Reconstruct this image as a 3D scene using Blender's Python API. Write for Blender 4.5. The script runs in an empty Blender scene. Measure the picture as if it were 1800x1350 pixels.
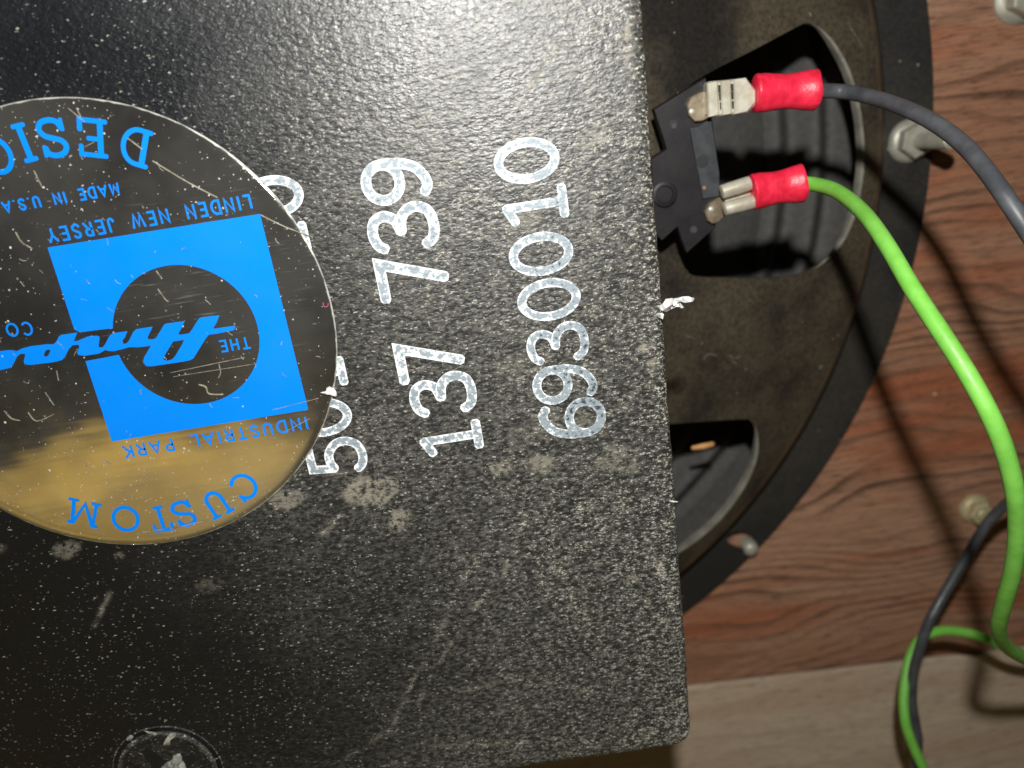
import bpy, bmesh, math, random
import numpy as np
from mathutils import Vector, Matrix, geometry

random.seed(7)
rng = np.random.default_rng(11)
sc = bpy.context.scene
col = sc.collection
MM = 0.001

# ------------------------------------------------------------------ camera
F = 1350.0                       # focal length in photo pixels (1800 wide)
CAM_H = 125.0                    # mm above the baffle board
_e = np.array([658.0, 4175.0]); _e /= np.linalg.norm(_e)
_t = math.atan(F / 4227.0)
U = np.array([_e[0]*math.cos(_t), _e[1]*math.cos(_t), math.sin(_t)])
V = np.array([_e[1], -_e[0], 0.0])
NN = np.cross(U, V)
cam_d = bpy.data.cameras.new('camera'); cam = bpy.data.objects.new('camera', cam_d); col.objects.link(cam)
cam_d.sensor_width = 36.0; cam_d.sensor_fit = 'HORIZONTAL'; cam_d.lens = 36.0*F/1800.0
cam_d.clip_start = 0.005; cam_d.clip_end = 20.0
R3 = Matrix(((V[0], -V[1], -V[2]), (-U[0], U[1], U[2]), (NN[0], -NN[1], -NN[2])))
M4 = R3.to_4x4(); M4.translation = Vector((0, 0, CAM_H*MM)); cam.matrix_world = M4
cam_d.dof.use_dof = True; cam_d.dof.focus_distance = 0.0745; cam_d.dof.aperture_fstop = 28.0
sc.camera = cam

# ------------------------------------------------------------------ light
world = bpy.data.worlds.new('World'); sc.world = world; world.use_nodes = True
world.node_tree.nodes['Background'].inputs[0].default_value = (0.55, 0.6, 0.7, 1)
world.node_tree.nodes['Background'].inputs[1].default_value = 0.018
fl = bpy.data.lights.new('phone_flash', 'POINT'); fl.energy = 0.66; fl.shadow_soft_size = 0.0022
fl.color = (1.0, 0.985, 0.95)
flo = bpy.data.objects.new('phone_flash', fl); col.objects.link(flo); flo.location = (0.004, 0.027, 0.128)
wl = bpy.data.lights.new('added_panel_spot', 'SPOT'); wl.energy = 11.0; wl.color = (1.0, 0.85, 0.52)  # added spot, no known source, brightens the panel mirrored in the sticker
wl.spot_size = math.radians(62); wl.spot_blend = 1.0; wl.shadow_soft_size = 0.02
wlo = bpy.data.objects.new('added_panel_spot', wl); col.objects.link(wlo); wlo.location = (-0.22, 0.16, 0.82)
wlo.rotation_euler = (Vector((-0.36, -0.235, 0.47)) - wlo.location).to_track_quat('-Z', 'Y').to_euler()
sc.view_settings.view_transform = 'Standard'; sc.view_settings.look = 'None'
sc.view_settings.exposure = 0.0; sc.view_settings.gamma = 1.0
sc.cycles.use_denoising = True

# ------------------------------------------------------------------ geometry helpers (millimetres)
def ray(px, py):
    d = np.array([px-900.0, py-675.0, F]); return np.array([d@V, -(d@U), d@NN])
def at(px, py, z=0.0):
    """point of the place at height z (mm) seen at a photo position"""
    w = ray(px, py); k = (z-CAM_H)/w[2]; return np.array([w[0]*k, w[1]*k, z])
def dep(px, py, zc):
    w = ray(px, py)*(zc/F); return np.array([w[0], w[1], w[2]+CAM_H])
CX, CY = -27.0, -6.0             # speaker axis
PR, PZ = [0, 42, 46, 60, 84.5, 87.0, 88.2, 89.0, 98.0], [28, 28, 27.3, 20.6, 9.6, 8.2, 6.5, 2.6, 2.2]
def zf(r): return float(np.interp(r, PR, PZ))
def on_frame(px, py):
    lo, hi = 30.0, 0.0
    for _ in range(40):
        m = (lo+hi)/2; p = at(px, py, m)
        if m > zf(math.hypot(p[0]-CX, p[1]-CY)): lo = m
        else: hi = m
    return at(px, py, (lo+hi)/2)

WL = {}
def empty(name, loc):
    o = bpy.data.objects.new(name, None); col.objects.link(o); o.location = Vector(loc)*MM
    o.empty_display_size = 0.01; WL[o.name] = np.array(loc, float); return o
def tag(o, label=None, cat=None, group=None, kind=None):
    if label: o['label'] = label
    if cat: o['category'] = cat
    if group: o['group'] = group
    if kind: o['kind'] = kind
    return o
def mk(name, vs, fs, mat, parent=None, smooth=None, attrs=None):
    vs = np.array(vs, float)
    org = np.array([(vs[:, 0].min()+vs[:, 0].max())/2, (vs[:, 1].min()+vs[:, 1].max())/2, vs[:, 2].min()])
    me = bpy.data.meshes.new(name); me.from_pydata(((vs-org)*MM).tolist(), [], fs); me.validate(); me.update()
    if attrs:
        for k, a in attrs.items():
            at_ = me.attributes.new(k, 'FLOAT', 'POINT'); at_.data.foreach_set('value', np.asarray(a, np.float32))
    if mat: me.materials.append(mat)
    if smooth is not None:
        me.polygons.foreach_set('use_smooth', [True]*len(me.polygons)); me.set_sharp_from_angle(angle=math.radians(smooth))
    o = bpy.data.objects.new(name, me); col.objects.link(o)
    base = np.zeros(3)
    if parent is not None: o.parent = parent; base = WL[parent.name]
    o.location = Vector(org-base)*MM; WL[o.name] = org
    return o
def fixn(o):
    bm = bmesh.new(); bm.from_mesh(o.data); bmesh.ops.recalc_face_normals(bm, faces=bm.faces); bm.to_mesh(o.data); bm.free(); return o

class G:
    def __init__(s): s.v = []; s.f = []; s.a = []
    def add(s, vs, fs, a=None):
        k = len(s.v); s.v += [tuple(map(float, p)) for p in vs]; s.f += [tuple(i+k for i in f) for f in fs]
        s.a += list(a) if a is not None else [0.0]*len(vs); return s
    def prism(s, pts, z0, z1, bev=0.0):
        """closed outline (x,y) swept between two heights, top edge chamfered"""
        P = np.array(pts, float)[:, :2]; n = len(P)
        if np.sum(P[:, 0]*np.roll(P[:, 1], -1)-np.roll(P[:, 0], -1)*P[:, 1]) < 0: P = P[::-1]
        c = P.mean(0); rings = [(P, z0), (P, z1-bev)]
        if bev > 0:
            e = np.roll(P, -1, 0)-np.roll(P, 1, 0); nr = np.c_[-e[:, 1], e[:, 0]]; nr /= np.linalg.norm(nr, axis=1)[:, None]+1e-9
            rings.append((P+nr*bev, z1))
        vs = [(p[0], p[1], z) for Q, z in rings for p in Q]
        fs = [(k*n+i, k*n+(i+1) % n, (k+1)*n+(i+1) % n, (k+1)*n+i) for k in range(len(rings)-1) for i in range(n)]
        tr = geometry.tessellate_polygon([[Vector((p[0], p[1], 0)) for p in rings[-1][0]]])
        b = (len(rings)-1)*n
        fs += [tuple(b+i for i in t) for t in tr]+[tuple(t[::-1]) for t in tr]
        return s.add(vs, fs)
    def tube(s, path, rad, n=12, cap=True, flat=1.0, up=None, axis=None):
        P = np.array(path, float); m = len(P); rad = np.broadcast_to(np.array(rad, float), (m,))
        T = np.gradient(P, axis=0); tl = np.linalg.norm(T, axis=1); bad = tl < 1e-9; T[bad] = (P[-1]-P[0] if np.linalg.norm(P[-1]-P[0]) > 0 else T[0]); T /= np.linalg.norm(T, axis=1)[:, None]
        if axis is not None: T = np.tile(np.array(axis, float)/np.linalg.norm(axis), (m, 1))
        a = np.array(up, float) if up is not None else np.array([0, 0, 1.0])
        if abs(a@T[0]) > .95: a = np.array([1.0, 0, 0])
        A = a-T[0]*(a@T[0]); A /= np.linalg.norm(A); vs = []
        for i in range(m):
            A = A-T[i]*(A@T[i]); A /= np.linalg.norm(A); B = np.cross(T[i], A)
            for j in range(n):
                q = 2*math.pi*j/n; vs.append(P[i]+rad[i]*(A*flat*math.cos(q)+B*math.sin(q)))
        fs = [(i*n+j, i*n+(j+1) % n, (i+1)*n+(j+1) % n, (i+1)*n+j) for i in range(m-1) for j in range(n)]
        if cap: fs += [tuple(range(n))[::-1], tuple((m-1)*n+j for j in range(n))]
        return s.add(vs, fs)
    def lathe(s, prof, c=(0, 0), n=48, closed=False):
        vs = [(c[0]+r*math.cos(2*math.pi*j/n), c[1]+r*math.sin(2*math.pi*j/n), z) for r, z in prof for j in range(n)]
        m = len(prof)
        fs = [(i*n+j, i*n+(j+1) % n, ((i+1) % m)*n+(j+1) % n, ((i+1) % m)*n+j) for i in range(m if closed else m-1) for j in range(n)]
        return s.add(vs, fs)
    def poly(s, loops, z):
        """flat print: outline with holes, faces up"""
        L = [[Vector((p[0], p[1], 0)) for p in l] for l in loops]; fl_ = [v for l in L for v in l]
        fs = []
        for t in geometry.tessellate_polygon(L):
            a, b, c = (fl_[i] for i in t)
            fs.append(tuple(t) if (b-a).cross(c-a).z > 0 else tuple(t[::-1]))
        return s.add([(v.x, v.y, z) for v in fl_], fs)
    def ribbon(s, pts, w, z, n=2, closed=False, cap=True):
        """flat stroke of width w; attribute 1 at its outline, 0 along its middle"""
        P = np.array(pts, float)[:, :2]
        if closed: P = np.vstack([P, P[:1]])
        else:
            if cap:
                d0 = P[0]-P[1]; d1 = P[-1]-P[-2]
                P = np.vstack([P[0]+d0/np.linalg.norm(d0)*w*.30, P, P[-1]+d1/np.linalg.norm(d1)*w*.30])
        m = len(P); D = np.diff(P, axis=0); D /= np.linalg.norm(D, axis=1)[:, None]+1e-12
        if closed: Da = np.vstack([D[-1:], D]); Db = np.vstack([D, D[:1]])
        else: Da = np.vstack([D[:1], D]); Db = np.vstack([D, D[-1:]])
        Na = np.c_[-Da[:, 1], Da[:, 0]]; Nb = np.c_[-Db[:, 1], Db[:, 0]]
        Nm = Na+Nb; Nm /= np.linalg.norm(Nm, axis=1)[:, None]+1e-9
        ml = np.clip(1/np.maximum((Nm*Na).sum(1), .2), 1, 1.8)[:, None]
        us = np.linspace(-1, 1, 2*n+1); vs = []; a = []
        for i in range(m):
            sh = 1.0
            end = (not closed) and cap and i in (0, m-1)
            if end: sh = .55
            for u in us:
                p = P[i]+Nm[i]*ml[i]*u*w/2*sh; vs.append((p[0], p[1], z)); a.append(1.0 if end else abs(u))
        k = len(us)
        fs = [(i*k+j, (i+1)*k+j, (i+1)*k+j+1, i*k+j+1) for i in range(m-1) for j in range(k-1)]
        fs = [f[::-1] for f in fs]
        return s.add(vs, fs, a)
    def mk(s, name, mat, parent=None, smooth=None, attr=None, fix=True):
        o = mk(name, s.v, s.f, mat, parent, smooth, {attr: s.a} if attr else None)
        if fix: fixn(o)
        return o

def cr(pts, k=6, closed=False):
    P = np.array(pts, float); n = len(P); out = []
    seg = n if closed else n-1
    for i in range(seg):
        if closed: p0, p1, p2, p3 = P[(i-1) % n], P[i], P[(i+1) % n], P[(i+2) % n]
        else: p0, p1, p2, p3 = P[max(i-1, 0)], P[i], P[i+1], P[min(i+2, n-1)]
        for j in range(k):
            t = j/k; out.append(.5*((2*p1)+(-p0+p2)*t+(2*p0-5*p1+4*p2-p3)*t*t+(-p0+3*p1-3*p2+p3)*t**3))
    if not closed: out.append(P[-1])
    return np.array(out)
def arc(cx, cy, rx, ry, a0, a1, n=18):
    return [(cx+rx*math.cos(math.radians(a0+(a1-a0)*i/n)), cy+ry*math.sin(math.radians(a0+(a1-a0)*i/n))) for i in range(n+1)]
def fbm(X, Y, sc_, oct_=4, seed=0):
    out = np.zeros_like(X); amp = 1.0; tot = 0
    for o in range(oct_):
        r = np.random.default_rng(seed*31+o).random((64, 64)); x = X/sc_*2**o; y = Y/sc_*2**o
        xi = np.floor(x).astype(int); yi = np.floor(y).astype(int); fx = x-xi; fy = y-yi
        fx = fx*fx*(3-2*fx); fy = fy*fy*(3-2*fy)
        g = lambda a, b: r[a % 64, b % 64]
        out += amp*((g(xi, yi)*(1-fx)+g(xi+1, yi)*fx)*(1-fy)+(g(xi, yi+1)*(1-fx)+g(xi+1, yi+1)*fx)*fy); tot += amp; amp *= .5
    return out/tot
def seg_dist(X, Y, pts):
    d = np.full(X.shape, 1e9)
    for a, b in zip(pts[:-1], pts[1:]):
        ax, ay = a[:2]; bx, by = b[:2]; L = (bx-ax)**2+(by-ay)**2+1e-9
        t = np.clip(((X-ax)*(bx-ax)+(Y-ay)*(by-ay))/L, 0, 1); d = np.minimum(d, np.hypot(X-ax-t*(bx-ax), Y-ay-t*(by-ay)))
    return d

# ------------------------------------------------------------------ materials
class Mat:
    def __init__(s, name):
        s.m = bpy.data.materials.new(name); s.m.use_nodes = True; s.t = s.m.node_tree
        s.b = s.t.nodes['Principled BSDF']; g = s.t.nodes.new('ShaderNodeNewGeometry'); s.pos = g.outputs['Position']
    def link(s, v, i):
        if hasattr(v, 'is_output'): s.t.links.new(v, i)
        elif isinstance(v, (tuple, list)): i.default_value = tuple(v) if len(v) == len(i.default_value) else tuple(v)+(1.0,)
        else: i.default_value = v
    def mapped(s, scale=(1, 1, 1), rot=(0, 0, 0), loc=(0, 0, 0)):
        n = s.t.nodes.new('ShaderNodeMapping'); s.t.links.new(s.pos, n.inputs[0])
        n.inputs['Scale'].default_value = scale; n.inputs['Rotation'].default_value = rot; n.inputs['Location'].default_value = loc; return n.outputs[0]
    def noise(s, scale, detail=2, rough=.5, vec=None, dist=0.0):
        n = s.t.nodes.new('ShaderNodeTexNoise'); s.t.links.new(vec or s.pos, n.inputs['Vector'])
        n.inputs['Scale'].default_value = scale; n.inputs['Detail'].default_value = detail; n.inputs['Roughness'].default_value = rough
        n.inputs['Distortion'].default_value = dist; return n.outputs[0]
    def vor(s, scale, vec=None, feat='F1', rand=1.0):
        n = s.t.nodes.new('ShaderNodeTexVoronoi'); n.feature = feat; s.t.links.new(vec or s.pos, n.inputs['Vector'])
        n.inputs['Scale'].default_value = scale; n.inputs['Randomness'].default_value = rand; return n.outputs[0]
    def math(s, op, a, b=0.0, c=0.0):
        n = s.t.nodes.new('ShaderNodeMath'); n.operation = op
        for v, i in zip((a, b, c), n.inputs): s.link(v, i)
        return n.outputs[0]
    def step(s, v, a, b, lo=0.0, hi=1.0):
        n = s.t.nodes.new('ShaderNodeMapRange'); n.interpolation_type = 'SMOOTHSTEP'
        for x, i in zip((v, a, b, lo, hi), n.inputs[:5]): s.link(x, i)
        return n.outputs[0]
    def mix(s, f, a, b):
        n = s.t.nodes.new('ShaderNodeMix'); n.data_type = 'RGBA'; s.link(f, n.inputs[0]); s.link(a, n.inputs[6]); s.link(b, n.inputs[7]); return n.outputs[2]
    def attr(s, name):
        n = s.t.nodes.new('ShaderNodeAttribute'); n.attribute_name = name; return n.outputs['Fac']
    def bump(s, h, dist, strength=1.0, nrm=None):
        n = s.t.nodes.new('ShaderNodeBump'); n.inputs['Strength'].default_value = strength; n.inputs['Distance'].default_value = dist
        s.t.links.new(h, n.inputs['Height'])
        if nrm: s.t.links.new(nrm, n.inputs['Normal'])
        return n.outputs[0]
    def out(s, color=None, rough=None, metal=None, normal=None, spec=None, coat=None):
        I = s.b.inputs
        if color is not None: s.link(color, I['Base Color'])
        if rough is not None: s.link(rough, I['Roughness'])
        if metal is not None: s.link(metal, I['Metallic'])
        if normal is not None: s.t.links.new(normal, I['Normal'])
        if spec is not None: s.link(spec, I['Specular IOR Level'])
        if coat is not None: s.link(coat, I['Coat Weight'])
        return s.m

def crinkle(m):
    a = m.noise(3500, 2.5, .5, vec=m.mapped((.55, 1, 1), (0, 0, .05)), dist=.4); b = m.noise(1450, 2, .5, vec=m.mapped((.6, 1, 1)))
    return m.math('ADD', m.math('MULTIPLY', a, 1.0), m.math('MULTIPLY', b, .55)), a

def dots(m, scale, size, dens, vec=None):
    """scattered round specks; dens is the share of cells that hold one"""
    n = m.t.nodes.new('ShaderNodeTexVoronoi'); m.t.links.new(vec or m.pos, n.inputs['Vector']); n.inputs['Scale'].default_value = scale
    sx = m.t.nodes.new('ShaderNodeSeparateColor'); m.t.links.new(n.outputs['Color'], sx.inputs[0])
    on = m.math('LESS_THAN', sx.outputs[0], dens)
    rad = m.math('MULTIPLY', m.math('MULTIPLY_ADD', sx.outputs[1], .75, .25), size)
    d = m.step(n.outputs['Distance'], m.math('MULTIPLY', rad, .6), rad, 1.0, 0.0)
    return m.math('MULTIPLY', m.math('MULTIPLY', d, on), m.math('MULTIPLY_ADD', sx.outputs[2], .7, .3))
def mat_cover():
    m = Mat('crinkle_black_paint'); h, a = crinkle(m)
    wear, stain = m.attr('wear'), m.attr('stain')
    fine = m.noise(5600, 2, .6, vec=m.mapped((.7, 1, 1)))
    v = m.math('ADD', m.math('MULTIPLY', fine, .62), m.math('MULTIPLY', a, .38))
    thr = m.math('MULTIPLY_ADD', wear, -.12, .715)
    sp = m.step(v, thr, m.math('ADD', thr, .045))
    wb = m.t.nodes.new('ShaderNodeVectorMath'); wb.operation = 'MULTIPLY_ADD'; nb_ = m.t.nodes.new('ShaderNodeTexNoise'); m.t.links.new(m.pos, nb_.inputs['Vector']); nb_.inputs['Scale'].default_value = 4200
    m.t.links.new(nb_.outputs['Color'], wb.inputs[0]); wb.inputs[1].default_value = (.00042, .00026, 0); m.t.links.new(m.mapped((.62, 1, 1), (0, 0, .12)), wb.inputs[2]); wv = wb.outputs[0]
    w1 = m.math('MULTIPLY', m.math('MULTIPLY_ADD', wear, .95, .07), m.step(m.noise(190, 3, .6), .36, .62, .20, 1.3))
    sp = m.math('MAXIMUM', sp, dots(m, 1900, .20, m.math('MULTIPLY', w1, .8), wv)); sp = m.math('MAXIMUM', sp, dots(m, 3100, .32, w1, wv)); sp = m.math('MAXIMUM', sp, m.math('MULTIPLY', dots(m, 4300, .36, m.math('MULTIPLY_ADD', w1, .6, .16), wv), .45))
    tone = m.mix(m.noise(900, 1), (.25, .235, .18), (.55, .53, .46))
    c = m.mix(m.noise(60, 2), (.0028, .0038, .0052), (.0050, .0060, .0074))
    film = m.math('MULTIPLY', m.step(wear, .20, 1.0, 0.0, 1.0), m.step(a, .36, .68, 0.07, .46))
    c = m.mix(film, c, (.215, .208, .178))
    c = m.mix(sp, c, tone)
    st = m.math('MULTIPLY', stain, m.step(m.math('ADD', m.noise(1900, 3, .65), m.math('MULTIPLY', a, .3)), .49, .74))
    c = m.mix(st, c, (.235, .215, .165))
    r = m.math('ADD', m.step(m.noise(140, 3), .3, .7, .36, .45), m.math('MULTIPLY', m.math('MAXIMUM', sp, st), .35))
    return m.out(c, r, 0.0, m.bump(h, .000085), .56)
def mat_ink():
    m = Mat('white_stamp_ink'); h, a = crinkle(m); e = m.attr('edge'); ink = m.attr('ink')
    n1 = m.noise(2300, 3, .6); n2 = m.noise(500, 2)
    k = m.math('ADD', m.math('MULTIPLY_ADD', n1, 1.5, -.25), m.math('MULTIPLY', m.math('POWER', e, 2.5), .34))
    k = m.math('ADD', k, m.math('MULTIPLY', n2, .35)); k = m.math('ADD', k, m.math('MULTIPLY_ADD', ink, .45, -.45))
    c = m.mix(m.step(k, .66, .90), (.24, .285, .315), (.76, .79, .80))
    hole = m.step(m.math('ADD', k, m.math('MULTIPLY', a, .25)), .40, .58)
    c = m.mix(hole, (.045, .055, .062), c)
    return m.out(c, .55, 0.0, m.bump(h, .00008), .4)
def mat_sticker():
    m = Mat('mirror_gold_foil')
    d = m.noise(2600, 3, .7); big = m.noise(90, 3)
    sp = m.step(m.math('ADD', d, m.math('MULTIPLY', big, .16)), .765, .80)
    v = m.vor(700); v2 = m.step(v, .05, .1, 1.0, 0.0); v2 = m.math('MULTIPLY', v2, m.step(m.noise(160, 2), .52, .6))
    sp = m.math('MAXIMUM', sp, v2); sp = m.math('MAXIMUM', sp, dots(m, 1100, .13, .32)); sp = m.math('MAXIMUM', sp, m.math('MULTIPLY', dots(m, 2100, .20, .34), .6))
    brush = m.noise(1, 3, .6, vec=m.mapped((260, 3800, 1), (0, 0, .5)))
    scr = m.math('MULTIPLY', m.step(brush, .58, .75, 0, .10), m.step(m.noise(60, 3), .45, .65))
    edge = m.attr('edge'); ed = m.math('MULTIPLY', m.step(m.math('ADD', edge, m.math('MULTIPLY', m.noise(900, 3), .12)), .99, 1.06), .8)
    k = m.math('MAXIMUM', sp, m.math('MAXIMUM', scr, ed))
    c = m.mix(k, (.82, .79, .70), (.56, .56, .52))
    r = m.math('ADD', m.step(m.noise(300, 3), .3, .7, .045, .10), m.math('MULTIPLY', k, .5))
    met = m.math('SUBTRACT', m.step(m.noise(70, 4, .6), .32, .68, .985, .955), m.math('MULTIPLY', k, .80))
    hh = m.math('ADD', m.noise(38, 3, .5), m.math('MULTIPLY', m.noise(1, 2, vec=m.mapped((60, 500, 1), (0, 0, .4))), .022))
    return m.out(c, r, met, m.bump(hh, .0005), .5)
def mat_blue():
    m = Mat('blue_print'); d = m.noise(2600, 3, .7)
    sp = m.math('MAXIMUM', m.step(d, .74, .77), m.math('MULTIPLY', dots(m, 700, .12, .25), .7))
    c = m.mix(m.noise(200, 2), (.0, .185, .72), (.0, .205, .78)); c = m.mix(sp, c, (.35, .55, .75))
    return m.out(c, m.step(m.noise(260, 3), .3, .7, .40, .55), 0.0, None, .2)
def mat_frame():
    m = Mat('dusty_black_enamel'); n = m.noise(45, 4, .6); f = m.noise(1600, 3, .7)
    dust = m.math('MULTIPLY', m.step(n, .36, .62, .10, 1.1), m.step(f, .30, .66, .45, 1.0))
    c = m.mix(m.math('MULTIPLY', dust, .8), (.011, .0105, .010), (.105, .084, .053))
    rad = m.attr('radius')
    line = m.math('MULTIPLY', m.step(m.math('ABSOLUTE', m.math('SUBTRACT', rad, 86.4)), .12, .55, 1, 0), m.step(m.noise(120, 3), .38, .6))
    c = m.mix(m.math('MULTIPLY', line, .75), c, (.13, .085, .045))
    bare = m.step(rad, 86.6, 88.5, 0.0, .78)
    c = m.mix(bare, c, m.mix(m.math('MULTIPLY', m.step(n, .45, .8), .5), (.019, .0195, .020), (.045, .041, .035)))
    sp = m.step(m.noise(700, 2), .735, .76); c = m.mix(sp, c, (.22, .19, .13))
    ge = m.attr('edge'); c = m.mix(ge, c, (.30, .29, .24))
    return m.out(c, m.step(f, .3, .7, .42, .62), 0.0, m.bump(m.noise(1400, 3), .00003), .45)
def mat_cone():
    m = Mat('grey_paper_cone'); n = m.noise(1, 3, .6, vec=m.mapped((900, 900, 300)))
    c = m.mix(n, (.05, .05, .049), (.135, .132, .124)); c = m.mix(m.step(m.noise(900, 2), .72, .76), c, (.15, .14, .11))
    return m.out(c, .75, 0.0, m.bump(n, .00006), .3)
def mat_wood(name, base, dark, light, red, period=4.2, rot=.02, contrast=1.0, seed=0.0):
    m = Mat(name)
    warp = m.noise(1, 2, .5, vec=m.mapped((13, 30, 10), (0, 0, rot), (seed, seed*2, 0)))
    warp2 = m.noise(1, 3, .5, vec=m.mapped((60, 130, 10), (0, 0, rot), (seed+3, 0, 0)))
    sx = m.t.nodes.new('ShaderNodeSeparateXYZ'); m.t.links.new(m.mapped((1000, 1000, 1000), (0, 0, rot)), sx.inputs[0])
    y = m.math('ADD', sx.outputs[1], m.math('ADD', m.math('MULTIPLY', warp, 42.0), m.math('MULTIPLY', warp2, 2.6)))
    ph = m.math('FRACT', m.math('DIVIDE', y, period))
    idn = m.noise(1, 1, .5, vec=m.mapped((6, 95, 1), (0, 0, rot), (seed, 0, 0)))
    late = m.math('MULTIPLY', m.step(ph, .42, .90), m.step(ph, .90, 1.0, 1.0, 0.0))
    amt = m.math('MULTIPLY', late, m.step(idn, .34, .62, .12, contrast))
    fib = m.noise(1, 3, .65, vec=m.mapped((90, 2300, 200), (0, 0, rot)))
    pore = m.step(m.noise(1, 2, .6, vec=m.mapped((260, 4200, 300), (0, 0, rot), (seed, 9, 0))), .58, .70, 0, .75)
    soft = m.noise(1, 4, .6, vec=m.mapped((45, 210, 1), (0, 0, rot), (seed+1, 4, 0)))
    big = m.noise(1, 3, .5, vec=m.mapped((14, 26, 1), (0, 0, rot), (seed+8, 1, 0)))
    c = m.mix(m.step(big, .32, .68), base, light)
    c = m.mix(m.math('MULTIPLY', m.step(m.noise(1, 3, .5, vec=m.mapped((12, 110, 1), (0, 0, rot), (seed+5, 2, 0))), .50, .68), .85), c, red)
    c = m.mix(m.math('MULTIPLY', amt, m.step(soft, .30, .62, .5, 1.0)), c, dark)
    c = m.mix(m.step(soft, .52, .78, 0, .40), c, dark)
    c = m.mix(m.step(fib, .35, .75, 0, .5), c, dark)
    c = m.mix(pore, c, dark)
    c = m.mix(m.step(m.noise(1900, 3, .7), .42, .72, 0, .22), c, light)
    c = m.mix(dots(m, 260, .10, .35), c, (.50, .38, .26))
    hgt = m.math('ADD', m.math('MULTIPLY', fib, .6), m.math('ADD', m.math('MULTIPLY', late, .4), m.math('MULTIPLY', pore, -.8)))
    return m.out(c, m.step(fib, .3, .7, .55, .72), 0.0, m.bump(hgt, .00014), .3)
def mat_plain(name, c1, c2, rough, metal=0.0, scale=900, bump=0.0, spec=.5):
    m = Mat(name); n = m.noise(scale, 3, .6)
    return m.out(m.mix(m.step(n, .3, .7), c1, c2), rough, metal, m.bump(n, bump) if bump else None, spec)

def mat_wire(name, c1, c2, dust, rough):
    m = Mat(name); n = m.noise(420, 3, .6); c = m.mix(m.step(n, .3, .7), c1, c2)
    c = m.mix(m.math('MULTIPLY', m.step(m.noise(85, 3, .6), .50, .72), .35), c, tuple(x*.62 for x in c1))
    k = m.math('MAXIMUM', dots(m, 900, .14, .28), m.step(m.noise(1, 2, .6, vec=m.mapped((2400, 700, 900))), .70, .78, 0, .5))
    c = m.mix(m.math('MULTIPLY', k, .55), c, dust)
    return m.out(c, m.step(n, .3, .7, rough-.06, rough+.1), 0.0, m.bump(m.noise(700, 3), .00005), .45)
M = dict(
    cover=mat_cover(), ink=mat_ink(), foil=mat_sticker(), blue=mat_blue(), frame=mat_frame(), cone=mat_cone(),
    wood=mat_wood('red_brown_plywood', (.37, .175, .100), (.105, .052, .032), (.45, .255, .160), (.40, .115, .045), 2.9, -.06, 1.0),
    cleat=mat_wood('pale_brown_board', (.62, .49, .355), (.40, .29, .20), (.68, .56, .42), (.56, .40, .28), 5.2, -.02, .3, 4.0),
    panel=mat_plain('varnished_ply', (.56, .43, .14), (.27, .20, .065), .6, 0, 11, 0),
    bakelite=mat_plain('black_phenolic', (.007, .006, .007), (.013, .011, .012), .48, 0, 500, .00003, .3),
    steel=mat_plain('blued_steel', (.030, .033, .037), (.05, .053, .058), .45, .2, 700, .00002, .4),
    tin=mat_plain('tinned_brass', (.60, .58, .48), (.42, .38, .29), .42, .35, 500, .00004),
    lug=mat_plain('tarnished_lug', (.34, .28, .19), (.16, .12, .08), .38, .5, 420, .00006),
    red=mat_plain('red_vinyl', (.60, .010, .035), (.80, .022, .065), .42, 0, 800, .00012),
    green=mat_wire('green_pvc', (.165, .48, .062), (.21, .56, .085), (.50, .60, .38), .42),
    black=mat_wire('black_pvc', (.050, .053, .060), (.080, .084, .092), (.22, .21, .19), .38),
    zinc=mat_plain('zinc_plate', (.52, .51, .42), (.36, .35, .29), .48, .35, 380, .00005),
    lip=mat_plain('lit_lip_edge', (.30, .29, .24), (.17, .16, .13), .55, .1, 300, .00003),  # paler colour stands for light caught on the window edge
    brass=mat_plain('yellow_zinc', (.62, .56, .34), (.46, .40, .22), .5, .25, 380, .00005),
    flake=mat_plain('bright_metal_flake', (.92, .92, .90), (.75, .75, .75), .30, .5, 800, .0001),
    glue=mat_plain('dried_white_glue', (.42, .42, .34), (.12, .125, .12), .7, 0, 900, .0003),
    orange_bit=mat_plain('sliver_orange', (.72, .38, .14), (.55, .27, .09), .6, 0, 500, .0001),
    rust=mat_plain('rust', (.30, .15, .05), (.18, .09, .04), .7),
    fibre=mat_plain('pale_fibre', (.75, .74, .70), (.55, .54, .5), .7),
    scratch=mat_plain('scratch_marks', (.36, .34, .28), (.15, .14, .11), .5, .2, 1500),
    dark=mat_plain('hollow_shade', (.006, .006, .006), (.009, .009, .009), .6),  # near-black colour for the shade in holes, grooves and screw cross
    red_ink=mat_plain('pink_mark', (.45, .06, .12), (.3, .05, .1), .5),
)

# ------------------------------------------------------------------ setting: boards
A0, A1 = at(1205, 1207, 0), at(1690, 1151, 0)
dx = (A1-A0)/np.linalg.norm(A1-A0); nx = np.array([-dx[1], dx[0], 0])
def slab(name, side, z0, z1, mat, gap=.25, deep=420):
    o = A0+nx*side*gap
    q = [o-dx*420, o+dx*420, o+dx*420+nx*side*deep, o-dx*420+nx*side*deep]
    return G().prism([p[:2] for p in q], z0, z1, .12).mk(name, mat)
baf = tag(slab('baffle_board', 1, -18, 0, M['wood'], .45), kind='structure')
hole = G().lathe([(.01, -40), (94.5, -40), (94.5, 40), (.01, 40)], (CX, CY), 120).mk('cutter', None)
md = baf.modifiers.new('cut', 'BOOLEAN'); md.object = hole; md.operation = 'DIFFERENCE'; md.solver = 'EXACT'
me = bpy.data.meshes.new_from_object(baf.evaluated_get(bpy.context.evaluated_depsgraph_get())); baf.modifiers.clear(); baf.data = me; bpy.data.objects.remove(hole)
tag(slab('edge_board', -1, -18, .05, M['cleat'], .45, deep=150), kind='structure')
pw = A0-nx*130
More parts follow.
